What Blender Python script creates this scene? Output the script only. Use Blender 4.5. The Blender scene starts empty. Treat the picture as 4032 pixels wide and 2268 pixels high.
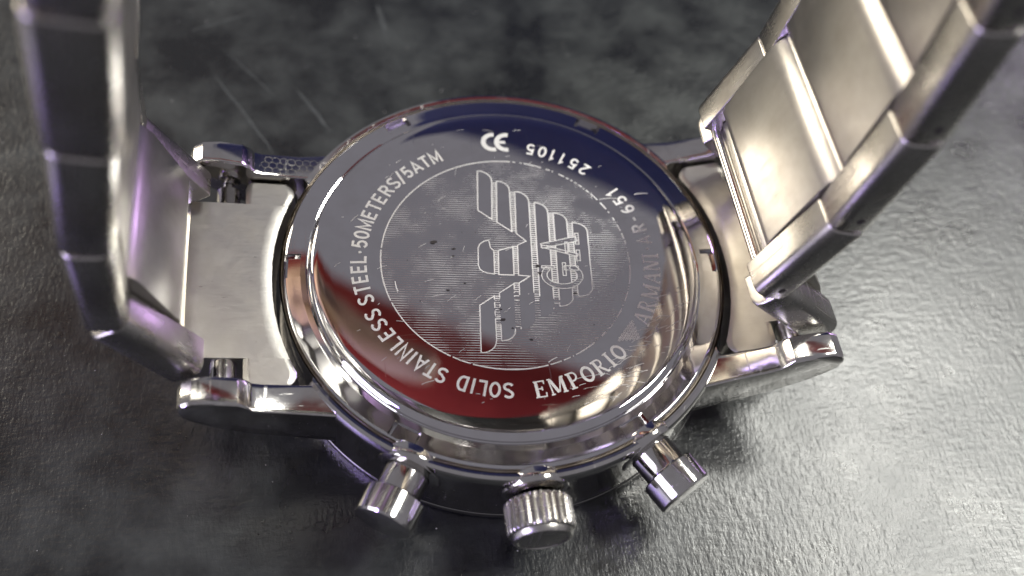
import bpy, bmesh, math, random
from mathutils import Vector, Matrix
random.seed(7)
R = math.radians
S = 0.001                      # all dimensions below are millimetres
ZT = 9.8                       # height of the case back above the table (mm); z = 0 is the case back
scn = bpy.context.scene
col = scn.collection

# ------------------------------------------------------------------ camera
def V(x, y, z):
    return Vector((x * S, y * S, (z + ZT) * S))
cam_d = bpy.data.cameras.new('camera')
cam = bpy.data.objects.new('camera', cam_d); col.objects.link(cam)
right = Vector((0.98674832, -0.13137629, 0.09522618))
upv = Vector((0.0607501, 0.84332159, 0.53396453))
back = Vector((-0.15045658, -0.5211036, 0.84012728))
loc = V(-12.1735, -45.4399, 68.3175)
m = Matrix((right, upv, back)).transposed().to_4x4(); m.translation = loc
cam.matrix_world = m
cam_d.sensor_width = 36.0
cam_d.lens = 36.0 * 3754.54 / 4032.0
cam_d.clip_start = 0.002; cam_d.clip_end = 20
cam_d.dof.use_dof = True
cam_d.dof.focus_distance = 0.0795
cam_d.dof.aperture_fstop = 19.0
scn.camera = cam
# ------------------------------------------------------------------ world and lamps
w = bpy.data.worlds.new('World'); scn.world = w; w.use_nodes = True
bg = w.node_tree.nodes['Background']
bg.inputs[0].default_value = (0.86, 0.83, 0.92, 1); bg.inputs[1].default_value = 0.30
def area(name, pos, target, sx, sy, power, colr):
    l = bpy.data.lights.new(name, 'AREA'); l.shape = 'RECTANGLE'; l.size = sx * S; l.size_y = sy * S
    l.energy = power; l.color = colr
    o = bpy.data.objects.new(name, l); col.objects.link(o)
    o.location = V(*pos)
    o.rotation_euler = (V(*target) - V(*pos)).to_track_quat('-Z', 'Y').to_euler()
    return o
area('ceiling_lamp', (360, 105, 565), (0, 0, 0), 340, 150, 10.0, (1.0, 1.0, 0.93))
area('warm_lamp', (-340, 260, 190), (0, 30, 60), 200, 150, 1.25, (1.0, 0.90, 0.72))
area('violet_led_strip', (-260, -130, 150), (0, 0, 0), 110, 22, 0.32, (0.36, 0.20, 1.0))
area('pink_led_strip', (330, 260, 70), (0, 0, 10), 120, 40, 0.28, (0.74, 0.45, 1.0))
area('pale_window', (-430, -140, 190), (0, 20, 40), 260, 260, 1.0, (0.90, 0.87, 1.0))
scn.view_settings.view_transform = 'Standard'; scn.view_settings.look = 'None'
scn.view_settings.exposure = 0.0; scn.view_settings.gamma = 1.0
scn.view_settings.use_curve_mapping = False
scn.render.engine = 'CYCLES'
scn.cycles.max_bounces = 10; scn.cycles.glossy_bounces = 8

# ------------------------------------------------------------------ materials
def N(nt, t, **kw):
    n = nt.nodes.new(t)
    for k, v in kw.items():
        if k.startswith('i_'): n.inputs[k[2:].replace('_', ' ')].default_value = v
        else: setattr(n, k, v)
    return n
def newmat(name):
    mt = bpy.data.materials.new(name); mt.use_nodes = True
    nt = mt.node_tree
    return mt, nt, nt.nodes['Principled BSDF']
def L(nt, a, b): nt.links.new(a, b)
def ramp(nt, src, p0, c0, p1, c1):
    r = N(nt, 'ShaderNodeMapRange'); r.inputs['From Min'].default_value = p0; r.inputs['From Max'].default_value = p1
    r.inputs['To Min'].default_value = c0; r.inputs['To Max'].default_value = c1
    L(nt, src, r.inputs['Value']); return r.outputs[0]
def tex_noise(nt, coord, scale, detail=3, rough=0.6, vec=(1, 1, 1), rot=(0, 0, 0)):
    mp = N(nt, 'ShaderNodeMapping'); mp.inputs['Scale'].default_value = vec; mp.inputs['Rotation'].default_value = rot
    L(nt, coord, mp.inputs['Vector'])
    n = N(nt, 'ShaderNodeTexNoise'); n.inputs['Scale'].default_value = scale
    n.inputs['Detail'].default_value = detail; n.inputs['Roughness'].default_value = rough
    L(nt, mp.outputs[0], n.inputs['Vector'])
    return n.outputs['Fac']
def steel(name, base, r0, r1, stretch=None, bump=0.0, smear=0.0, bscale=1500, scr=0.12, smudge=0.05):
    """stainless steel; stretch = anisotropic brush direction in object space"""
    mt, nt, b = newmat(name)
    b.inputs['Metallic'].default_value = 1.0
    tc = N(nt, 'ShaderNodeTexCoord'); ob = tc.outputs['Object']
    gr = tex_noise(nt, ob, bscale, 4, 0.65, stretch or (1, 1, 1))
    sm = tex_noise(nt, ob, 320, 3, 0.6)
    mix = N(nt, 'ShaderNodeMath', operation='MULTIPLY_ADD'); L(nt, sm, mix.inputs[0]); mix.inputs[1].default_value = 0.8
    mix.inputs[2].default_value = 0.0
    ad = N(nt, 'ShaderNodeMath', operation='MULTIPLY_ADD'); L(nt, gr, ad.inputs[0]); ad.inputs[1].default_value = 0.5; L(nt, mix.outputs[0], ad.inputs[2])
    sc1 = ramp(nt, tex_noise(nt, ob, 2600, 2, 0.5, (0.035, 1, 1), (0, 0, R(33))), 0.66, 0, 0.70, 1)
    sc2 = ramp(nt, tex_noise(nt, ob, 3100, 2, 0.5, (1, 0.04, 1), (0, 0, R(-21))), 0.66, 0, 0.70, 1)
    smg = ramp(nt, tex_noise(nt, ob, 130, 4, 0.7), 0.52, 0, 0.66, 1)
    mxs = N(nt, 'ShaderNodeMath', operation='MAXIMUM'); L(nt, sc1, mxs.inputs[0]); L(nt, sc2, mxs.inputs[1])
    m1 = N(nt, 'ShaderNodeMath', operation='MULTIPLY_ADD'); L(nt, mxs.outputs[0], m1.inputs[0]); m1.inputs[1].default_value = scr; L(nt, ramp(nt, ad.outputs[0], 0.35, r0, 0.95, r1), m1.inputs[2])
    m2 = N(nt, 'ShaderNodeMath', operation='MULTIPLY_ADD'); L(nt, smg, m2.inputs[0]); m2.inputs[1].default_value = smudge; L(nt, m1.outputs[0], m2.inputs[2])
    L(nt, m2.outputs[0], b.inputs['Roughness'])
    cr = N(nt, 'ShaderNodeMixRGB'); cr.inputs[1].default_value = (*base, 1)
    cr.inputs[2].default_value = (base[0] * (1 - smear), base[1] * (1 - smear * 1.1), base[2] * (1 - smear * 1.25), 1)
    L(nt, ramp(nt, sm, 0.42, 0, 0.72, 1), cr.inputs[0]); L(nt, cr.outputs[0], b.inputs['Base Color'])
    if bump:
        bp = N(nt, 'ShaderNodeBump'); bp.inputs['Strength'].default_value = bump; bp.inputs['Distance'].default_value = 0.00002
        L(nt, gr, bp.inputs['Height']); L(nt, bp.outputs[0], b.inputs['Normal'])
    return mt
M = {}
M['polished'] = steel('polished_steel', (0.60, 0.585, 0.57), 0.06, 0.14, None, 0.06, 0.2, 2500, 0.14, 0.08)
M['brushed'] = steel('brushed_steel', (0.58, 0.56, 0.525), 0.25, 0.38, (0.03, 1, 1), 0.45, 0.15, 7000, 0.0)
M['satin'] = steel('satin_steel', (0.55, 0.53, 0.50), 0.20, 0.31, (0.05, 1, 1), 0.35, 0.2, 7000, 0.15, 0.06)
M['caseback'] = steel('mirror_steel', (0.62, 0.61, 0.62), 0.012, 0.035, (1, 0.25, 1), 0.006, 0.08, 3500, 0.06, 0.035)
M['frost'] = steel('laser_frosted_steel', (0.82, 0.81, 0.80), 0.40, 0.58, None, 0.5, 0.1, 9000)
M['grime'] = steel('tarnished_steel', (0.20, 0.17, 0.14), 0.35, 0.6, None, 0.6, 0.5, 4000)
# medallion: fine parallel engraved lines, worn away in patches
mt, nt, b = newmat('lined_steel'); M['lined'] = mt
b.inputs['Metallic'].default_value = 1
tc = N(nt, 'ShaderNodeTexCoord'); sp = N(nt, 'ShaderNodeSeparateXYZ'); L(nt, tc.outputs['Object'], sp.inputs[0])
mu = N(nt, 'ShaderNodeMath', operation='MULTIPLY'); L(nt, sp.outputs[1], mu.inputs[0]); mu.inputs[1].default_value = 2 * math.pi / 0.00023
si = N(nt, 'ShaderNodeMath', operation='SINE'); L(nt, mu.outputs[0], si.inputs[0])
ln = ramp(nt, si.outputs[0], 0.15, 0, 0.75, 1)
wear = ramp(nt, tex_noise(nt, tc.outputs['Object'], 260, 4, 0.6), 0.40, 1.0, 0.62, 0.25)
mm = N(nt, 'ShaderNodeMath', operation='MULTIPLY'); L(nt, ln, mm.inputs[0]); L(nt, wear, mm.inputs[1])
L(nt, ramp(nt, mm.outputs[0], 0, 0.035, 1, 0.40), b.inputs['Roughness'])
cm = N(nt, 'ShaderNodeMixRGB'); cm.inputs[1].default_value = (0.56, 0.55, 0.56, 1); cm.inputs[2].default_value = (0.66, 0.65, 0.65, 1)
L(nt, mm.outputs[0], cm.inputs[0]); L(nt, cm.outputs[0], b.inputs['Base Color'])
# dark tone for dirt specks and the painted pin-hole shade
mt, nt, b = newmat('dark_dirt_and_holes'); M['dirt_and_holes'] = mt
b.inputs['Base Color'].default_value = (0.035, 0.03, 0.028, 1); b.inputs['Roughness'].default_value = 0.8
# black leatherette
mt, nt, b = newmat('black_leatherette'); M['leather'] = mt
tc = N(nt, 'ShaderNodeTexCoord'); ob = tc.outputs['Object']
mot = tex_noise(nt, ob, 95, 5, 0.62)
mot2 = tex_noise(nt, ob, 330, 4, 0.6)
am = N(nt, 'ShaderNodeMath', operation='MULTIPLY_ADD'); L(nt, mot2, am.inputs[0]); am.inputs[1].default_value = 0.45; L(nt, mot, am.inputs[2])
mx = N(nt, 'ShaderNodeMixRGB'); mx.inputs[1].default_value = (0.0045, 0.0052, 0.0057, 1); mx.inputs[2].default_value = (0.030, 0.0335, 0.0325, 1)
L(nt, ramp(nt, am.outputs[0], 0.60, 0, 0.92, 1), mx.inputs[0])
g1 = tex_noise(nt, ob, 1500, 3, 0.55, (0.55, 1.5, 1), (0, 0, R(22)))
g2 = tex_noise(nt, ob, 1900, 3, 0.55, (1.5, 0.6, 1), (0, 0, R(-32)))
g3 = tex_noise(nt, ob, 5200, 3, 0.6)
ha = N(nt, 'ShaderNodeMath', operation='ADD'); L(nt, g1, ha.inputs[0]); L(nt, g2, ha.inputs[1])
hh = N(nt, 'ShaderNodeMath', operation='MULTIPLY_ADD'); L(nt, g3, hh.inputs[0]); hh.inputs[1].default_value = 0.22; L(nt, ha.outputs[0], hh.inputs[2])
bp = N(nt, 'ShaderNodeBump'); bp.inputs['Distance'].default_value = 0.00007
L(nt, ramp(nt, tex_noise(nt, ob, 60, 3), 0.3, 0.45, 0.7, 0.85), bp.inputs['Strength'])
L(nt, hh.outputs[0], bp.inputs['Height']); L(nt, bp.outputs[0], b.inputs['Normal'])
L(nt, mx.outputs[0], b.inputs['Base Color'])
L(nt, ramp(nt, am.outputs[0], 0.5, 0.25, 0.9, 0.34), b.inputs['Roughness'])
b.inputs['Specular IOR Level'].default_value = 0.65
# cloth, skin, card
def plain(name, c1, c2, scale, rough, bump=0.3):
    mt, nt, b = newmat(name); tc = N(nt, 'ShaderNodeTexCoord')
    n = tex_noise(nt, tc.outputs['Object'], scale, 4)
    x = N(nt, 'ShaderNodeMixRGB'); x.inputs[1].default_value = (*c1, 1); x.inputs[2].default_value = (*c2, 1)
    L(nt, ramp(nt, n, 0.35, 0, 0.65, 1), x.inputs[0]); L(nt, x.outputs[0], b.inputs['Base Color'])
    b.inputs['Roughness'].default_value = rough
    return mt
M['scuff'] = plain('scuffed_leatherette', (0.05, 0.055, 0.055), (0.03, 0.033, 0.033), 600, 0.35)
M['lint'] = plain('pale_lint', (0.35, 0.34, 0.33), (0.22, 0.22, 0.22), 900, 0.9)
M['red'] = plain('red_cloth', (0.50, 0.06, 0.05), (0.38, 0.04, 0.035), 30, 0.9)
M['skin'] = plain('skin', (0.85, 0.58, 0.42), (0.75, 0.47, 0.33), 40, 0.55)
M['blue'] = plain('blue_card', (0.012, 0.022, 0.105), (0.009, 0.017, 0.085), 15, 0.6)

# ------------------------------------------------------------------ builders
WM = {}
def obj(name, verts, faces, mat, parent=None, mw=None, angle=35, kind=None):
    me = bpy.data.meshes.new(name)
    me.from_pydata([(v[0] * S, v[1] * S, v[2] * S) for v in verts], [], faces)
    bm = bmesh.new(); bm.from_mesh(me)
    bmesh.ops.recalc_face_normals(bm, faces=bm.faces); bm.to_mesh(me); bm.free()
    me.materials.append(M[mat])
    for p in me.polygons: p.use_smooth = True
    me.set_sharp_from_angle(angle=R(angle))
    return place(name, me, parent, mw, kind)
def place(name, me, parent=None, mw=None, kind=None):
    o = bpy.data.objects.new(name, me); col.objects.link(o)
    mw = mw if mw is not None else Matrix.Translation((0, 0, ZT * S))
    if parent is not None:
        o.parent = parent; o.matrix_parent_inverse = WM[parent.name].inverted()
    o.matrix_basis = mw; WM[o.name] = mw.copy()
    if kind: o['kind'] = kind
    return o
def empty(name, label, cat, pos=(0, 0, -ZT)):
    o = bpy.data.objects.new(name, None); col.objects.link(o)
    o.location = V(*pos); o['label'] = label; o['category'] = cat
    o.empty_display_size = 0.005
    WM[o.name] = Matrix.Translation(o.location); return o
def lathe(prof, n=180, fn=None, cap0=False, cap1=False):
    vs, fs = [], []
    for i in range(n):
        a = 2 * math.pi * i / n
        for (r, z) in prof:
            if fn: r2, z2 = fn(a, r, z)
            else: r2, z2 = r, z
            vs.append((r2 * math.cos(a), r2 * math.sin(a), z2))
    k = len(prof)
    for i in range(n):
        j = (i + 1) % n
        for q in range(k - 1): fs.append((i * k + q, j * k + q, j * k + q + 1, i * k + q + 1))
    if cap0: fs.append([i * k for i in range(n)])
    if cap1: fs.append([i * k + k - 1 for i in range(n)])
    return vs, fs
def prism(sec, a0, a1, axis, bev=0.0, nb=2):
    """extrude closed 2-D section along an axis with rounded-off ends. axis 'x': sec=(y,z); 'y': sec=(x,z)"""
    cx = sum(p[0] for p in sec) / len(sec); cy = sum(p[1] for p in sec) / len(sec)
    hw = max(abs(p[0] - cx) for p in sec); hh = max(abs(p[1] - cy) for p in sec)
    st = []
    if bev:
        for i in range(nb + 1):
            t = math.pi / 2 * i / nb
            st.append((a0 + bev * (1 - math.sin(t)), bev * (1 - math.cos(t))))
        st = [(a0 + bev * (1 - math.cos(math.pi / 2 * i / nb)), bev * (1 - math.sin(math.pi / 2 * i / nb))) for i in range(nb + 1)]
        st += [(a1 - (s - a0), ins) for s, ins in reversed(st)]
    else: st = [(a0, 0), (a1, 0)]
    vs, fs = [], []
    n = len(sec)
    for s, ins in st:
        fx, fy = 1 - ins / hw, 1 - ins / hh
        for p in sec:
            u, v = cx + (p[0] - cx) * fx, cy + (p[1] - cy) * fy
            vs.append((s, u, v) if axis == 'x' else (u, s, v))
    for i in range(len(st) - 1):
        for q in range(n):
            fs.append((i * n + q, i * n + (q + 1) % n, (i + 1) * n + (q + 1) % n, (i + 1) * n + q))
    fs.append(list(range(n))); fs.append([(len(st) - 1) * n + q for q in range(n)])
    return vs, fs
def rrect(x0, x1, y0, y1, rad, n=5):
    """rounded rectangle; rad = radii at (x0,y0),(x1,y0),(x1,y1),(x0,y1)"""
    out = []
    for (cx, cy, sx, sy, a), r in zip(((x0, y0, 1, 1, 180), (x1, y0, -1, 1, 270), (x1, y1, -1, -1, 0), (x0, y1, 1, -1, 90)), rad):
        for i in range(n + 1):
            t = R(a + 90 * i / n)
            out.append((cx + sx * r + r * math.cos(t), cy + sy * r + r * math.sin(t)))
    return out
def frame(p, u, n):
    """matrix with local x = u, local z = n, origin p (mm)"""
    u = Vector(u).normalized(); n = Vector(n).normalized(); y = n.cross(u)
    mt = Matrix((u, y, n)).transposed().to_4x4(); mt.translation = V(*p); return mt

# ------------------------------------------------------------------ setting: the table surface
SCRATCHES = [(-27.1, 32.6, -20.8, 21.3, 0.28), (-18.4, 30.2, -14.8, 23.7, 0.35), (-29.9, 39.6, -23.0, 42.5, 0.25), (54.2, 18.6, 62.2, 14.7, 0.22), (-8.9, 43.5, -8.1, 37.5, 0.5), (-26.4, 36.8, -20.4, 28.8, 0.12)]
def grid_plane(x0, x1, y0, y1, z):
    return [(x0, y0, z), (x1, y0, z), (x1, y1, z), (x0, y1, z)], [(0, 1, 2, 3)]
t = obj('leatherette_tabletop', *grid_plane(-900, 900, -900, 900, -ZT), 'leather', None, None, kind='structure')
t['label'] = 'dark grey mottled leatherette table surface'
vs, fs = [], []
def streak(x0, y0, x1, y1, wd):
    d_ = Vector((x1 - x0, y1 - y0)); n_ = Vector((-d_.y, d_.x)).normalized() * wd / 2; b0 = len(vs)
    for q in range(9):
        f_ = q / 8; k_ = 0.25 + math.sin(math.pi * f_); px, py = x0 + d_.x * f_ + random.gauss(0, .05), y0 + d_.y * f_ + random.gauss(0, .05)
        vs.extend([(px + n_.x * k_, py + n_.y * k_, -ZT + .006), (px - n_.x * k_, py - n_.y * k_, -ZT + .006)])
    for q in range(8): fs.append((b0 + 2 * q, b0 + 2 * q + 1, b0 + 2 * q + 3, b0 + 2 * q + 2))
for a_ in SCRATCHES: streak(*a_)
for q in range(26):
    x_, y_ = random.uniform(-50, 75), random.uniform(-30, 45); an = random.gauss(1.9, .5); ln_ = random.uniform(1, 6)
    streak(x_, y_, x_ + ln_ * math.cos(an), y_ + ln_ * math.sin(an), random.uniform(.02, .05))
obj('surface_scratches', vs, fs, 'scuff', t, kind='stuff')
vs, fs = [], []
for q in range(260):
    x_, y_, r_ = random.uniform(-52, 76), random.uniform(-32, 46), random.uniform(.02, .075)
    if math.hypot(x_, y_) < 21.5: continue
    b0 = len(vs); an = random.random() * 6
    vs += [(x_ + r_ * random.uniform(.6, 1.5) * math.cos(an + e * 1.2566), y_ + r_ * math.sin(an + e * 1.2566), -ZT + .02) for e in range(5)]; fs.append(list(range(b0, b0 + 5)))
obj('dust', vs, fs, 'lint', t, kind='stuff')
vs, fs = [], []
pts = [(-20.3 + .16 * q, -28.8 + .25 * math.sin(q * .9) + .05 * q) for q in range(14)]
for q in range(13):
    (xa, ya), (xb, yb) = pts[q], pts[q + 1]; b0 = len(vs)
    vs += [(xa, ya - .025, -ZT + .05), (xb, yb - .025, -ZT + .05), (xb, yb + .025, -ZT + .09), (xa, ya + .025, -ZT + .09)]; fs.append((b0, b0 + 1, b0 + 2, b0 + 3))
obj('lint_fibre', vs, fs, 'lint', t)

# ------------------------------------------------------------------ the watch
W = empty('wristwatch', 'stainless steel chronograph wristwatch lying face down showing its engraved case back', 'wristwatch')
# --- case: lip, wall, bezel; cut back between the lugs where the end links sit
case_prof = [(15, -2.2), (18.7, -2.0), (19.22, -1.6), (19.28, -1.05), (19.42, -0.80), (19.68, -0.74), (19.95, -0.86), (20.1, -1.15), (20.14, -1.7),
             (20.1, -2.4), (20.05, -4.0), (20.08, -6.6), (20.08, -8.2), (20.15, -8.3), (20.18, -8.6),
             (20.1, -9.0), (19.85, -9.5), (19.2, -ZT), (17.5, -ZT), (17.0, -9.3), (3.0, -9.3), (0.02, -9.3)]
def case_fn(a, r, z):
    y = abs(r * math.sin(a)); x = abs(r * math.cos(a))
    if x > 14 and z > -7.2:
        lim = 19.42 if y < 10.1 else 99
        if r > lim: r = lim
    return r, z
case = obj('case', *lathe(case_prof, 360, case_fn), 'polished', W, angle=30)
# --- lugs
lug_sec = [(12.5, -1.6), (14.5, -1.15), (17.5, -0.75), (20.8, 0.05), (21.4, 0.35), (21.75, 0.95), (22.3, 1.5), (24.2, 2.05), (25.6, 2.15), (26.4, 1.75), (26.8, 1.0),
           (26.75, 0.1), (26.1, -1.0), (24.6, -2.6), (22.0, -4.6), (18.5, -6.2), (15.0, -7.0), (12.5, -7.2)]
for sx in (-1, 1):
    for sy in (-1, 1):
        sec = [(sx * a, b_) for a, b_ in lug_sec]
        vs, fs = prism(sec, 10.45, 12.85, 'y', 0.42, 3)
        # the lug widens where it runs into the case
        vs = [(x, sy * (y + (0.55 * max(0, min(1, (19 - abs(x)) / 5)) if y > 11.5 else 0) + (0.06 * min(0, z + 0.3) if y > 11.9 else 0)), z) for x, y, z in vs]
        lg = obj('lug', vs, fs, 'polished', W, angle=28)
        if (sx, sy) == (-1, 1):                     # circular-grained flat on this lug
            pv, pf = [], []
            for row, y0 in enumerate((11.0, 11.6, 12.2)):
                for q in range(8):
                    x_ = 15.6 + 0.66 * q + 0.3 * (row % 2); z_ = -1.15 + (x_ - 14.5) * 0.165 + 0.10 if x_ > 17.5 else -1.15 + (x_ - 14.5) * 0.133 + 0.05
                    ring_ = [(-x_ + .36 * math.cos(R(30 * e)), y0 + .36 * math.sin(R(30 * e))) for e in range(12)]
                    for e in range(12):
                        (xa, ya), (xb, yb) = ring_[e], ring_[(e + 1) % 12]; b0 = len(pv)
                        f_ = 0.90
                        cxa, cya = -x_ + (xa + x_) * f_, y0 + (ya - y0) * f_; cxb, cyb = -x_ + (xb + x_) * f_, y0 + (yb - y0) * f_
                        zz = lambda x: (-0.75 + (-x - 17.5) * 0.2424 if -x > 17.5 else -1.15 + (-x - 14.5) * 0.1333) + 0.02 + 0.004 * (q % 2)
                        pv += [(xa, ya, zz(xa)), (xb, yb, zz(xb)), (cxb, cyb, zz(cxb)), (cxa, cya, zz(cxa))]; pf.append((b0, b0 + 1, b0 + 2, b0 + 3))
            PERL = (lg, pv, pf)
obj('circular_graining', PERL[1], PERL[2], 'satin', PERL[0], kind='stuff')
# --- case back with its outer ring and tool slots
back_prof = [(0.0, 0.0)] + [(r, 0.0) for r in (4, 8, 11, 13, 15.0)] + [(15.6, -0.006), (16.1, -0.022), (16.45, -0.05), (16.62, -0.10), (16.8, -0.21), (16.95, -0.38), (17.0, -0.56),
             (17.08, -0.62), (17.2, -0.57), (17.6, -0.60), (17.66, -0.605), (17.7, -0.61), (18.25, -0.665), (18.8, -0.72), (18.84, -0.725), (18.9, -0.74),
             (19.05, -0.82), (19.16, -1.05), (19.16, -2.0)]
SLOTS = [R(177 + 60 * k) for k in range(6)]
def back_fn(a, r, z):
    if 17.68 < r < 18.86 and min(abs((a - s + math.pi) % (2 * math.pi) - math.pi) for s in SLOTS) < R(3.7):
        z -= 0.42
    return r, z
caseback = obj('case_back', *lathe(back_prof[1:], 480, back_fn, cap0=True), 'caseback', W, angle=24)
obj('grime_ring', *lathe([(19.1, -1.25), (19.14, -0.98), (19.21, -0.90), (19.28, -0.93), (19.32, -1.2)], 300, lambda a, r, z: (r, z + 0.05 * math.sin(a * 37) * math.sin(a * 11 + 1))), 'grime', caseback)

# --- 2-D strokes for engraving
def strip(pts, wd, closed=False):
    """mitred ribbon along a polyline; returns verts2d, faces"""
    n = len(pts); vs, fs = [], []
    for i in range(n):
        p = Vector(pts[i])
        a = Vector(pts[i - 1]) if (i > 0 or closed) else None
        c = Vector(pts[(i + 1) % n]) if (i < n - 1 or closed) else None
        d1 = (p - a).normalized() if a is not None and (p - a).length > 1e-9 else None
        d2 = (c - p).normalized() if c is not None and (c - p).length > 1e-9 else None
        if d1 is None: d1 = d2
        if d2 is None: d2 = d1
        t_ = (d1 + d2)
        t_ = t_.normalized() if t_.length > 1e-6 else d1
        nn = Vector((-t_.y, t_.x)); k = max(0.45, nn.dot(Vector((-d1.y, d1.x))))
        h = wd / 2 / k
        vs += [p + nn * h, p - nn * h]
    for i in range(n if closed else n - 1):
        j = (i + 1) % n
        fs.append((2 * i, 2 * i + 1, 2 * j + 1, 2 * j))
    return vs, fs
def arc(cx, cy, rx, ry, a0, a1, n=12):
    return [(cx + rx * math.cos(R(a0 + (a1 - a0) * i / n)), cy + ry * math.sin(R(a0 + (a1 - a0) * i / n))) for i in range(n + 1)]
sw = 0.155
def full(cx, cy, rx, ry, n=22): return arc(cx, cy, rx, ry, 0, 360, n)[:-1]
SANS = {   # glyph: (width, [(points, width, closed)])
 'S': (.58, [(arc(.29, .735, .235, .195, 25, 270, 12)[:-1] + arc(.29, .27, .25, .2, 90, -155, 12), sw, 0)]),
 'O': (.66, [(full(.33, .5, .265, .43), sw, 1)]), '0': (.58, [(full(.29, .5, .225, .43), sw, 1)]),
 'L': (.5, [([(.07, 1), (.07, .07), (.5, .07)], sw, 0)]), 'I': (.16, [([(.08, 0), (.08, 1)], sw, 0)]),
 'D': (.62, [([(.07, .07), (.07, .93), (.28, .93)] + arc(.28, .5, .27, .43, 90, -90, 10)[1:], sw, 1)]),
 'T': (.58, [([(0, .93), (.58, .93)], sw, 0), ([(.29, .86), (.29, 0)], sw, 0)]),
 'A': (.66, [([(.05, 0), (.33, .95), (.61, 0)], sw, 0), ([(.16, .3), (.5, .3)], sw * .9, 0)]),
 'N': (.62, [([(.07, 0), (.07, .98), (.55, .02), (.55, 1)], sw, 0)]),
 'E': (.52, [([(.5, .93), (.07, .93), (.07, .07), (.5, .07)], sw, 0), ([(.14, .51), (.45, .51)], sw, 0)]),
 'M': (.74, [([(.07, 0), (.07, .96), (.37, .2), (.67, .96), (.67, 0)], sw, 0)]),
 'R': (.6, [([(.07, 0), (.07, .93), (.32, .93)] + arc(.32, .71, .2, .22, 90, -90, 8)[1:] + [(.14, .49)], sw, 0), ([(.32, .45), (.55, 0)], sw, 0)]),
 '/': (.4, [([(.02, -.08), (.38, 1.06)], sw, 0)]), '-': (.3, [([(.02, .45), (.28, .45)], sw, 0)]),
 '.': (.2, [(full(.1, .42, .045, .045, 8), .1, 1)]),
 '1': (.3, [([(.02, .74), (.2, .95), (.2, 0)], sw, 0)]),
 '2': (.56, [(arc(.27, .7, .22, .23, 165, -35, 9) + [(.07, .07), (.54, .07)], sw, 0)]),
 '5': (.56, [([(.5, .93), (.14, .93), (.1, .52)] + arc(.27, .34, .23, .26, 120, -150, 11)[1:], sw, 0)]),
 '6': (.58, [(full(.29, .3, .22, .24, 18), sw, 1), ([(.08, .36)] + arc(.42, .5, .34, .42, 170, 95, 6), sw, 0)]),
 'c': (.5, [(arc(.5, .5, .42, .42, 78, 282, 16), .21, 0)]),
 'e': (.5, [(arc(.5, .5, .42, .42, 78, 282, 16), .21, 0), ([(.16, .5), (.46, .5)], .15, 0)]),
}
tk, tn, sf = .17, .085, .075
SERIF = {
 'E': (.66, [([(.16, .04), (.16, .96)], tk, 0), ([(.02, .965), (.6, .965), (.6, .78)], sf, 0), ([(.02, .035), (.62, .035), (.64, .26)], sf, 0), ([(.25, .52), (.46, .52)], sf, 0), ([(.46, .4), (.46, .64)], sf, 0)]),
 'M': (.98, [([(.12, .04), (.12, .96)], tn, 0), ([(.17, .96), (.47, .1)], tk, 0), ([(.52, .1), (.8, .96)], tn, 0), ([(.84, .04), (.84, .96)], tk, 0), ([(.0, .035), (.25, .035)], sf, 0), ([(.7, .035), (.98, .035)], sf, 0), ([(.02, .97), (.2, .97)], sf, 0), ([(.77, .97), (.97, .97)], sf, 0)]),
 'P': (.64, [([(.18, .04), (.18, .96)], tk, 0), ([(.02, .965), (.34, .965)] + arc(.36, .72, .21, .245, 90, -90, 9) + [(.27, .475)], .1, 0), ([(.02, .035), (.36, .035)], sf, 0)]),
 'O': (.76, [(arc(.38, .5, .29, .43, 60, 300, 14), .16, 0), (arc(.38, .5, .29, .43, 60, -60, 10), .15, 0)]),
 'R': (.76, [([(.18, .04), (.18, .96)], tk, 0), ([(.02, .965), (.34, .965)] + arc(.36, .74, .2, .225, 90, -90, 9) + [(.27, .515)], .1, 0), ([(.36, .47), (.62, .04), (.76, .04)], .13, 0), ([(.02, .035), (.34, .035)], sf, 0)]),
 'I': (.36, [([(.18, .04), (.18, .96)], tk, 0), ([(.02, .965), (.34, .965)], sf, 0), ([(.02, .035), (.34, .035)], sf, 0)]),
 'A': (.8, [([(.1, .04), (.38, .98)], tn, 0), ([(.42, .98), (.68, .04)], tk, 0), ([(.22, .33), (.56, .33)], sf, 0), ([(0, .035), (.24, .035)], sf, 0), ([(.54, .035), (.82, .035)], sf, 0)]),
 'N': (.8, [([(.14, .04), (.14, .96)], tn, 0), ([(.18, .96), (.62, .06)], tk, 0), ([(.66, .06), (.66, .96)], tn, 0), ([(.02, .035), (.28, .035)], sf, 0), ([(.54, .965), (.8, .965)], sf, 0), ([(.0, .965), (.2, .965)], sf, 0)]),
}
def circ_text(name, items, rm, h, outward, font, z0=0.012, hollow=True):
    """items: (char, angle deg). outward = feet of the letters towards the rim"""
    vs, fs = [], []
    for ch, ang in items:
        wd, strokes = font[ch]
        a = R(ang); rad = Vector((math.cos(a), math.sin(a)))
        up = -rad if outward else rad
        rt = Vector((-rad.y, rad.x)) if outward else Vector((rad.y, -rad.x))
        o = rad * rm
        for k, (pts, sw_, cl) in enumerate(strokes):
            v2, f2 = strip(pts, sw_, bool(cl)); b0 = len(vs)
            for v in v2:
                q = o + rt * ((v.x - wd / 2) * h) + up * ((v.y - .5) * h)
                vs.append((q.x, q.y, z0 + 0.003 * k))
            fs += [tuple(i + b0 for i in f) for f in f2]
    return obj(name, vs, fs, 'frost', caseback)
def spread(word, a0, a1):
    n = len(word)
    return [(c, a0 + (a1 - a0) * i / max(1, n - 1)) for i, c in enumerate(word)]
t1 = [('S', -96.7), ('O', -101.6), ('L', -106.2), ('I', -109.6), ('D', -113.6)]
t1 += [('S', -121.6), ('T', -126.0), ('A', -130.6), ('I', -134.4), ('N', -138.2), ('L', -143.0), ('E', -147.8), ('S', -152.8), ('S', -157.8)]
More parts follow.
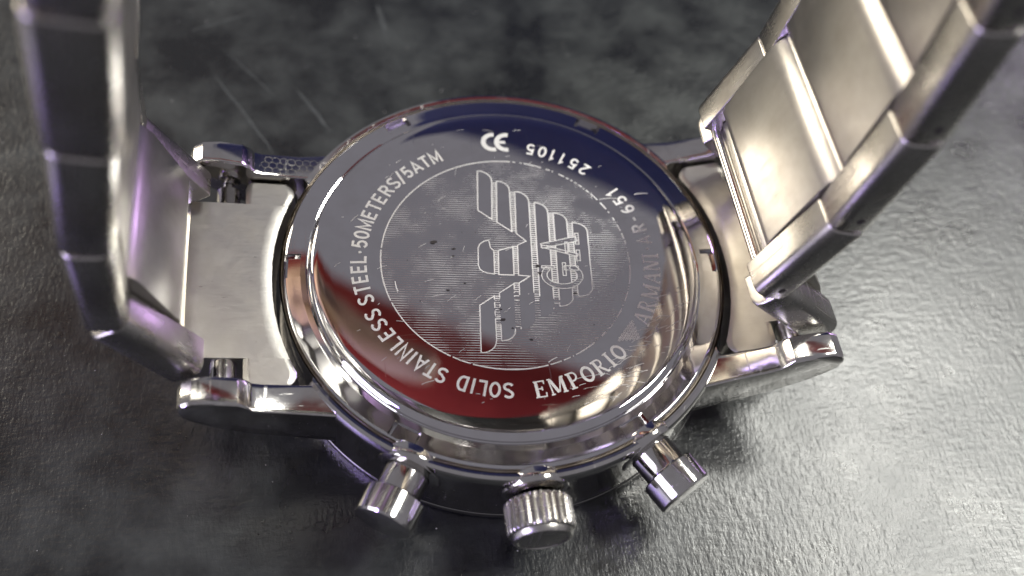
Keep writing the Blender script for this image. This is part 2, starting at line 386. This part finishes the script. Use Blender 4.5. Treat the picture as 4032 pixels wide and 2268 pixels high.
t1 += [('S', -164.7), ('T', -169.6), ('E', -174.2), ('E', -178.8), ('L', -183.2), ('.', -186.7)]
t1 += [('5', -190.6), ('0', -195.0), ('M', -200.0), ('E', -205.0), ('T', -209.6), ('E', -214.0), ('R', -219.0), ('S', -223.8), ('/', -227.8), ('5', -231.7), ('A', -236.4), ('T', -241.0), ('M', -246.0)]
circ_text('engraved_lettering', t1, 12.75, 1.38, False, SANS)
t2 = [('E', -85.3), ('M', -78.8), ('P', -72.4), ('O', -66.4), ('R', -60.6), ('I', -55.8), ('O', -51.0),
      ('A', -32.5), ('R', -26.6), ('M', -19.8), ('A', -13.2), ('N', -7.4), ('I', -2.9)]
circ_text('engraved_lettering', t2, 12.8, 1.48, True, SERIF)
t3 = [('.', 0.7), ('A', 5.0), ('R', 11.2), ('-', 16.0), ('6', 21.4), ('5', 26.6), ('1', 31.6)]
circ_text('engraved_lettering', t3, 12.62, 1.34, True, SANS)
t4 = [('2', 47.8), ('5', 53.1), ('1', 58.3), ('1', 62.7), ('0', 67.3), ('5', 72.4)]
circ_text('engraved_lettering', t4, 12.75, 1.30, True, SANS)
circ_text('engraved_lettering', [('c', 90.6), ('e', 85.2)], 13.2, 2.15, False, SANS)

# --- centre medallion with the eagle
TILT = Matrix.Rotation(R(-5.5), 4, 'Z')
def emb(z=0.0): 
    mt = TILT.copy(); mt.translation = V(0, 0, z); return mt
med_v = [(10.9 * math.cos(2 * math.pi * i / 160), 10.9 * math.sin(2 * math.pi * i / 160), 0) for i in range(160)]
med = obj('engraved_medallion', med_v, [list(range(160))], 'lined', caseback, emb(0.008))
def curve_top(x0, y0, x1, y1, n=6):
    return [(x0 + (x1 - x0) * math.sin(math.pi / 2 * i / n), y1 + (y0 - y1) * (math.cos(math.pi / 2 * i / n)) ** 0.9) for i in range(n + 1)]
YC = 0.13
def mir(pts): return [(x, 2 * YC - y) for x, y in pts]
feathers = []
f1 = curve_top(-2.40, 9.63, -1.10, 8.38) + [(-1.18, 4.14), (-2.43, 5.1)]
f2 = curve_top(-0.68, 8.49, 0.50, 7.43) + [(0.55, 2.86), (-0.74, 3.85)]
feathers += [f1, f2, mir(f1), mir(f2)]
t_ = curve_top(0.98, 7.35, 2.22, 6.14)
feathers.append(t_ + list(reversed(mir(t_))) + [(0.99, -2.53), (1.94, -1.81), (0.97, -1.74), (1.0, 1.42), (1.79, 1.86), (0.93, 2.69)])
for x0, y0, x1, y1 in ((2.70, 6.15, 3.89, 5.03), (4.37, 5.04, 5.55, 4.11), (6.02, 4.04, 7.34, 3.02)):
    t_ = curve_top(x0, y0, x1, y1); feathers.append(t_ + list(reversed(mir(t_))))
head = [(-1.52, 1.86), (-1.95, 1.74), (-2.32, 1.43), (-2.47, 1.0), (-2.48, -.81), (-2.35, -1.2), (-2.11, -1.43), (-1.7, -1.58), (-1.10, -1.68), (-1.10, .78), (-1.39, 1.06)]
neck = [(-.71, .80), (.58, 1.24), (.58, -1.73), (-.74, -1.72)]
feathers += [head, neck]
def poly_obj(name, pts, mat, z, parent):
    return obj(name, [(x, y, 0) for x, y in pts], [list(range(len(pts)))], mat, parent, emb(z))
def resample(pts, step, closed=True):
    out = []
    n = len(pts)
    for i in range(n if closed else n - 1):
        a, c = Vector(pts[i]), Vector(pts[(i + 1) % n]); k = max(1, int((c - a).length / step))
        out += [tuple(a.lerp(c, q / k)) for q in range(k)]
    return out
def wornness(x, y):      # rubbed-off zone across the lower wing
    return max(0, 1 - math.hypot((x - 1.6) / 3.6, (y + 5.4) / 2.3)) * 1.6
for pts in feathers:
    fo = poly_obj('emblem_feather', pts, 'caseback', 0.016, caseback)
ov, of = [], []
for pts in feathers + [med_v and [(10.86 * math.cos(2 * math.pi * i / 700), 10.86 * math.sin(2 * math.pi * i / 700)) for i in range(700)]]:
    rs = resample(pts, 0.12)
    run = []
    for i in range(len(rs) + 1):
        p = rs[i % len(rs)]
        pw = wornness(*p)
        if len(pts) == 700: pw = 0.22 if p[0] > 3 else 0.03
        if random.random() < min(.9, pw) or i == len(rs):
            if i == len(rs): run.append(p)
            if len(run) > 1:
                v2, f2 = strip(run, 0.09 + 0.03 * random.random()); b0 = len(ov)
                ov += [(v.x, v.y, 0) for v in v2]; of += [tuple(q + b0 for q in f) for f in f2]
            run = []
        else: run.append(p)
obj('emblem_outline', ov, of, 'frost', caseback, emb(0.024))
# ladder hatching in the gaps between the feathers
lv, lf = [], []
for xg, ya, yb in ((-0.89, 8.3, 4.0), (0.74, 7.3, 2.8), (2.46, 6.1, -5.8), (4.13, 5.0, -4.7), (5.78, 4.0, -3.7), (0.78, 1.3, -1.7), (-0.9, .8, -1.7), (0.74, -2.5, -7), (-0.89, -3.9, -8)):
    y = ya
    while y > yb:
        if random.random() > wornness(xg, y) * .9:
            b0 = len(lv); lv += [(xg - .2, y, 0), (xg + .2, y, 0), (xg + .2, y - .085, 0), (xg - .2, y - .085, 0)]; lf.append((b0, b0 + 1, b0 + 2, b0 + 3))
        y -= 0.215
obj('emblem_hatching', lv, lf, 'frost', caseback, emb(0.020))
# the two letters over the feathers: letter-up is -x, reading direction +y
def letter(strokes, x_top, x_bot, y0, y1, z):
    vs, fs = [], []
    for k, (pts, wd, cl) in enumerate(strokes):
        pts = [(x_bot + (x_top - x_bot) * v, y0 + (y1 - y0) * u) for u, v in pts]
        v2, f2 = strip(pts, wd, cl); b0 = len(vs)
        vs += [(v.x, v.y, 0.003 * k) for v in v2]; fs += [tuple(i + b0 for i in f) for f in f2]
    return obj('emblem_letter', vs, fs, 'lined', caseback, emb(z)), vs, fs
LA = [([(.2, .06), (.5, .98)], .26, False), ([(.5, .98), (.8, .06)], .5, False), ([(.28, .34), (.66, .34)], .22, False), ([(0, .05), (.38, .05)], .3, False), ([(.6, .05), (1, .05)], .3, False)]
LG = [(arc(.5, .5, .42, .43, 50, 330, 20), .46, False), ([(.82, .98), (.82, .68)], .22, False), ([(.5, .44), (1.0, .44)], .28, False), ([(.8, .44), (.8, .1)], .42, False)]
for st, xt, xb, y0, y1 in ((LA, 3.04, 6.5, -.1, 2.85), (LG, 2.95, 6.6, -3.0, -.35)):
    letter(st, xt, xb, y0, y1, 0.030)
    vs, fs = [], []
    for k, (pts, wd, cl) in enumerate(st):
        P2 = [(xb + (xt - xb) * v, y0 + (y1 - y0) * u) for u, v in pts]
        v2, _ = strip(P2, wd, cl); ol = [v2[2 * i] for i in range(len(P2))] + [v2[2 * i + 1] for i in reversed(range(len(P2)))]
        v3, f3 = strip([tuple(q) for q in ol], 0.07, True); b0 = len(vs)
        vs += [(v.x, v.y, 0.003 * k) for v in v3]; fs += [tuple(i + b0 for i in f) for f in f3]
    obj('emblem_letter_outline', vs, fs, 'frost', caseback, emb(0.044))
# the small eagle between the two words
a = R(-41.2); rad = Vector((math.cos(a), math.sin(a))); tng = Vector((-rad.y, rad.x))
vs, fs = [], []
for k in range(6):
    half = 1.05 - 0.17 * k
    for sgn in (-1, 1):
        for q in range(int(half / 0.2) + 1):
            yv = sgn * (0.12 + q * 0.2)
            if abs(yv) > half + .1: continue
            o_ = rad * (12.05 + 0.24 * k + (0.05 if q % 2 else 0)) + tng * yv
            v2, f2 = strip([tuple(o_ + Vector(e) * 1.0) for e in full(0, 0, .085, .085, 8)], .055, True); b0 = len(vs)
            vs += [(v.x, v.y, 0.012) for v in v2]; fs += [tuple(i + b0 for i in f) for f in f2]
obj('engraved_eagle', vs, fs, 'frost', caseback)
# wear: scratches and specks of dirt
vs, fs = [], []
def scratch(x, y, ln_, ang, wd, z=0.034):
    k = 4; pts = []
    for i in range(k + 1):
        s_ = (i / k - .5) * ln_
        pts.append((x + s_ * math.cos(ang) - math.sin(ang) * .03 * ln_ * math.sin(i), y + s_ * math.sin(ang) + math.cos(ang) * .03 * ln_ * math.sin(i)))
    v2, f2 = strip(pts, wd); b0 = len(vs)
    vs.extend((v.x, v.y, z) for v in v2); fs.extend(tuple(i + b0 for i in f) for f in f2)
for i in range(90):
    th = random.uniform(0, 2 * math.pi); rr = 15.2 * math.sqrt(random.random())
    scratch(rr * math.cos(th), rr * math.sin(th), random.choice((.15, .25, .4, .9)) * random.uniform(.6, 1.5), random.gauss(0.6, .5), random.uniform(.015, .035))
for i in range(70):      # the scuffed rim towards the lower right lug
    th = R(random.uniform(-75, -15)); rr = random.uniform(13.2, 15.7)
    scratch(rr * math.cos(th), rr * math.sin(th), random.uniform(.3, 1.6), random.gauss(0.25, .25), random.uniform(.015, .04))
scratch(10.2, 5.9, 1.7, .05, .05); scratch(-9.7, -2.2, 1.0, 1.75, .08); scratch(13.4, 6.3, 1.3, .06, .09); scratch(5.2, -12, 3.2, .15, .03); scratch(2.5, -10.2, .9, .5, .09)
obj('scratches', vs, fs, 'frost', caseback, kind='stuff')
vs, fs = [], []
for x, y, s_ in ((-6.2, 2.1, .28), (-4.5, 1.3, .16), (-4.6, .55, .1), (-3.6, 3.0, .05), (-2.4, 2.9, .06), (-3.9, -2.3, .12), (-5.4, -2.9, .13), (2.6, -1.0, .2), (2.7, -1.75, .2), (2.5, 1.3, .08),
                 (-1.2, -5.1, .13), (-1.1, -6.1, .22), (1.0, -8.2, .16), (-2.8, 4.3, .06), (3.3, -6.6, .05), (-7.8, -3.8, .06), (5.4, -4.0, .15), (-.4, -7.0, .1), (6.5, -7.2, .06), (-8.6, .4, .05)):
    b0 = len(vs); n = 9; ph = random.random() * 6
    for i in range(n):
        r_ = s_ * random.uniform(.5, 1.1); a = 2 * math.pi * i / n
        vs.append((x + r_ * 1.3 * math.cos(a), y + r_ * .7 * math.sin(a), .055))
    fs.append(list(range(b0, b0 + n)))
obj('dirt_specks', vs, fs, 'dirt_and_holes', caseback, kind='stuff')

# --- crown and pushers: built along local x = outwards
ZC = -3.2
def radial(ang, q):       # frame with local z pointing outwards from the case
    u = Vector((math.cos(R(ang)), math.sin(R(ang)), 0))
    mt = u.to_track_quat('Z', 'Y').to_matrix().to_4x4(); mt.translation = V(u.x * q, u.y * q, ZC); return mt
NF = 32
def flute(a, r, z):
    if 0.75 < z < 3.05 and r > 2.3:
        r -= 0.16 * (0.5 + 0.5 * math.cos(a * NF)) ** 1.5
    return r, z
collar_prof = [(1.6, -1.2), (2.55, -1.0), (2.8, -.55), (2.85, -.1), (2.7, .25), (2.4, .42), (1.7, .46), (0.02, .46)]
cr_m = radial(-90, 20.3)
crown = obj('crown', *lathe([(1.6, 0.2), (2.3, .5), (2.62, .62), (2.74, .8), (2.74, 1.2), (2.74, 2.6), (2.72, 2.95), (2.6, 3.12), (2.45, 3.2), (2.4, 3.5), (2.3, 3.66), (2.0, 3.74), (1.9, 3.66), (1.0, 3.72), (0.02, 3.75)], NF * 8, flute), 'satin', W, cr_m, angle=25)
obj('crown_collar', *lathe(collar_prof, 64), 'polished', crown, radial(-90, 19.9))
for ang in (-90 - 29.4, -90 + 29.4):
    pm = radial(ang, 20.1)
    pu = obj('pusher', *lathe([(1.4, -.5), (1.85, 0), (1.85, 2.0), (1.9, 2.12), (2.3, 2.16), (2.42, 2.28), (2.42, 4.35), (2.3, 4.52), (2.05, 4.58), (0.02, 4.62)], 64), 'polished', W, pm, angle=25)
    obj('pusher_collar', *lathe([(1.5, -1.4), (2.6, -1.2), (2.85, -.6), (2.85, -.2), (2.65, .15), (2.2, .3), (1.9, .3)], 64), 'polished', pu, radial(ang, 19.9))

# --- end links and spring bars
def end_link(sx):
    ys = [-10.25, -10.1, -9.8, -9.4, -8.9, -8.3, -7.72, -7.70, -6.5, -5, -3.3, -1.6, 0, 1.6, 3.3, 5, 6.5, 7.70, 7.72, 8.3, 8.9, 9.4, 9.8, 10.1, 10.25]
    nx = 14; vs, fs = [], []
    def ztop(x):
        x = abs(x)
        return -1.15 + 0.17 * (x - 19.0) - 0.35 * max(0, (x - 26.5) / .8) ** 2
    for lay in (0, 1):
        for y in ys:
            x0 = math.sqrt(20.05 ** 2 - min(abs(y), 9.0) ** 2) + 0.02 * abs(y)
            c = max(0, (abs(y) - 9.0) / 1.25); x0 += 1.0 * (1 - math.sqrt(max(0, 1 - c * c))) 
            x1 = 27.3 if abs(y) <= 7.701 else 22.25 - (0.35 * max(0, (abs(y) - 9.6) / .65))
            for i in range(nx + 1):
                x = x0 + (x1 - x0) * i / nx
                edge = 0.12 * (i in (0, nx)) + 0.12 * (abs(y) > 10.2)
                vs.append((sx * x, y, (ztop(x) - edge) if lay == 0 else -4.2))
    k = nx + 1; m_ = len(ys); off = k * m_
    for j in range(m_ - 1):
        for i in range(nx):
            q = (j * k + i, j * k + i + 1, (j + 1) * k + i + 1, (j + 1) * k + i)
            fs.append(q); fs.append(tuple(v + off for v in q))
    bd = [i for i in range(k)] + [j * k + nx for j in range(1, m_)] + [(m_ - 1) * k + i for i in range(nx - 1, -1, -1)] + [j * k for j in range(m_ - 2, 0, -1)]
    for i in range(len(bd)):
        a_, b_ = bd[i], bd[(i + 1) % len(bd)]
        fs.append((a_, b_, b_ + off, a_ + off))
    e = obj('end_link', vs, fs, 'brushed', W, angle=30)
    bar = obj('spring_bar', *lathe([(0.02, -10.4), (.5, -10.4), (.5, -9.75), (1.0, -9.7), (1.05, -9.6), (1.05, 9.6), (1.0, 9.7), (.5, 9.75), (.5, 10.4), (0.02, 10.4)], 32), 'polished', W,
              frame((sx * 23.9, 0, -1.5), (0, 0, 1), (0, 1, 0)))
for sx in (-1, 1): end_link(sx)

# --- bracelet
TH = 3.3
side_sec_cache = {}
def side_link(p0, p1, inner, s, flip, TH=3.3, cut0=0.12, cut1=0.12):
    u = Vector((p1[0] - p0[0], 0, p1[1] - p0[1])); ln_ = u.length; u.normalize()
    n = Vector(inner).normalized(); mt = frame((p0[0], 0, p0[1]), u, n)
    ysgn = 1 if n.cross(u).y > 0 else -1
    so = s * ysgn                                   # local side that faces outwards
    sec = rrect(7.02, 10.05, -TH / 2, TH / 2, (.18, .95, .95, .12), 5)
    sec = [(so * a_, b_) for a_, b_ in sec]
    return obj('side_link', *prism(sec, cut0, ln_ - cut1, 'x', 0.22, 3), 'satin', W, mt, angle=40)
def centre_link(p0, p1, inner, TH=3.3):
    u = Vector((p1[0] - p0[0], 0, p1[1] - p0[1])); ln_ = u.length; u.normalize()
    mt = frame((p0[0], 0, p0[1]), u, Vector(inner).normalized())
    h = TH / 2 - 0.03; e = ln_
    sec = [(0.10, 0), (0.12, .75), (.22, 1.15), (.45, 1.42), (.8, h - .06), (1.15, h), (e - 2.2, h), (e - 1.4, h - .10), (e - .75, h - .36), (e - .42, h - .62), (e - .36, h - .50), (e - .18, h - .58), (e - .02, h - .95), (e, .2),
           (e - .15, -.8), (e - .7, -1.3), (e - 2, -h), (2, -h), (.7, -1.4), (.2, -.9)]
    return obj('centre_link', *prism(sec, -6.96, 6.96, 'y', 0.10, 2), 'brushed', W, mt, angle=24)
def perp(p0, p1, tox):
    u = Vector((p1[0] - p0[0], 0, p1[1] - p0[1])).normalized()
    n = Vector((u.z, 0, -u.x))
    return n if n.x * tox > 0 else -n
def rod(p, y0, y1, r, name='link_pin'):
    return obj(name, *lathe([(0.02, y0), (r * .8, y0), (r, y0 + .12), (r, y1 - .12), (r * .8, y1), (0.02, y1)], 20), 'polished', W, frame((p[0], 0, p[1]), (0, 0, 1), (0, 1, 0)))
LEFT = [(-26.2, 0.7), (-30.2, 8.5), (-29.1, 17.8), (-26.9, 27.0), (-24.9, 36.6), (-22.4, 45.5), (-17.6, 53.2), (-10.6, 58.4)]
RIGHT = [(26.1, 0.1), (19.0, 7.1), (22.0, 15.8), (23.3, 25.2), (23.3, 34.6), (22.4, 43.8), (18.8, 52.0), (12.6, 58.0)]
for chain, tox in ((LEFT, 1), (RIGHT, -1)):
    n = len(chain); th = [3.3, 3.1, 3.7, 4.3, 4.3, 4.3, 4.3] if tox == 1 else [3.3] * 7
    for k in range(n - 1):
        nr = perp(chain[k], chain[k + 1], tox)
        for s in (-1, 1): side_link(chain[k], chain[k + 1], nr, s, tox, th[k])
    Q = [tuple(Vector(chain[k]).lerp(Vector(chain[k + 1]), 0.30)) for k in range(n - 1)] + [chain[-1]]
    if tox == -1: Q[0] = tuple(Vector(chain[0]).lerp(Vector(chain[1]), 0.12)); Q[1] = tuple(Vector(chain[1]).lerp(Vector(chain[2]), 0.25))
    for k in range(n - 1):
        centre_link(Q[k], Q[k + 1], perp(Q[k], Q[k + 1], tox), th[k])
        rod(Vector(chain[k + 1]), -9.7, 9.7, .55)
# pin holes, their shade painted as flat dark discs on the right strap edge
vs, fs = [], []
for k in range(1, 6):
    for chain, tox in ((RIGHT, -1),):
        d = (Vector(chain[k + 1]) - Vector(chain[k])).normalized(); p = Vector(chain[k]) + d * 1.35
        b0 = len(vs); vs += [(p.x + .3 * math.cos(a), -10.06, p.y + .3 * math.sin(a)) for a in [2 * math.pi * i / 14 for i in range(14)]]
        fs.append(list(range(b0, b0 + 14)))
obj('painted_pin_holes', vs, fs, 'dirt_and_holes', W, kind='stuff')
# folding clasp that closes the loop above the frame
cl = []
for i in range(13):
    t_ = i / 12; cl.append((-11.0 + 24.0 * t_, 58.6 + 2.2 * math.sin(math.pi * t_) - .4 * t_))
sec = [(x, z + 1.1) for x, z in cl] + [(x, z - 0.9) for x, z in reversed(cl)]
obj('clasp', *prism(sec, -10.2, 10.2, 'y', 0.4, 2), 'polished', W, angle=30)

# ------------------------------------------------------------------ things that the polished steel reflects
# unseen dark blue box, added to give the case back its blue reflection
vs, fs = prism(rrect(0, 215, 0, 60, (2, 2, 2, 2), 2), 0, 272, 'x', 1.0, 2)
vs = [(y, z, x) for x, y, z in vs]
bx = obj('blue_stand_in_box', vs, fs, 'blue', None, Matrix.Translation(V(-2, 268, -ZT)) @ Matrix.Rotation(R(-31.5), 4, 'Z'))
bx['label'] = 'added dark blue box, stand-in for an unseen thing reflected in the far edge of the case back'; bx['category'] = 'box'
# the hand and red sleeve reflected in the near edge
person = empty('person', 'bare hand and red sleeve reflected in the polished case back', 'person', (-80, 150, 240))
def skin(name, pts, edges, radii, mat, parent, sub=2):
    me = bpy.data.meshes.new(name); me.from_pydata([tuple(V(*p)) for p in pts], edges, [])
    me.materials.append(M[mat])
    o = place(name, me, parent, Matrix.Identity(4))
    md = o.modifiers.new('skin', 'SKIN')
    lay = me.skin_vertices[0] if me.skin_vertices else None
    if lay is None:
        bm = bmesh.new(); bm.from_mesh(me); bm.verts.layers.skin.verify(); bm.to_mesh(me); bm.free(); lay = me.skin_vertices[0]
    for i, r in enumerate(radii): lay.data[i].radius = (r * S, r * S)
    lay.data[0].use_root = True
    md.use_smooth_shade = True
    sb = o.modifiers.new('sub', 'SUBSURF'); sb.levels = sub; sb.render_levels = sub
    return o
pts = [(-160, 215, 325), (-120, 180, 285), (-92, 158, 262), (-70, 146, 252)]; rad_ = [24, 23, 26, 24]; ed = [(0, 1), (1, 2), (2, 3)]
for base, seq in ((3, [((-48, 136, 244), 9.5), ((-26, 127, 240), 8.8), ((-6, 117, 238), 8.2), ((10, 110, 236), 7.0)]),
                  (3, [((-50, 150, 258), 9.5), ((-28, 150, 268), 9), ((-14, 140, 262), 8.4), ((-20, 130, 256), 7)]),
                  (3, [((-54, 160, 266), 9.5), ((-34, 164, 278), 9), ((-22, 155, 276), 8.4), ((-28, 146, 270), 7)]),
                  (2, [((-66, 172, 276), 9), ((-48, 176, 288), 8.2), ((-38, 168, 286), 7.5), ((-43, 160, 282), 6.5)]),
                  (2, [((-82, 136, 248), 11), ((-62, 120, 236), 9.5), ((-44, 112, 232), 8)])):
    prev = base
    for p_, r_ in seq:
        pts.append(p_); rad_.append(r_); ed.append((prev, len(pts) - 1)); prev = len(pts) - 1
skin('hand', pts, ed, rad_, 'skin', person)
skin('sleeve', [(-150, 206, 315), (-190, 240, 350), (-215, 255, 380), (-140, 244, 366), (-60, 206, 356), (30, 155, 352), (110, 116, 352), (200, 80, 375), (300, 55, 410)],
     [(i, i + 1) for i in range(8)], [30, 36, 40, 38, 34, 32, 34, 42, 50], 'red', person)
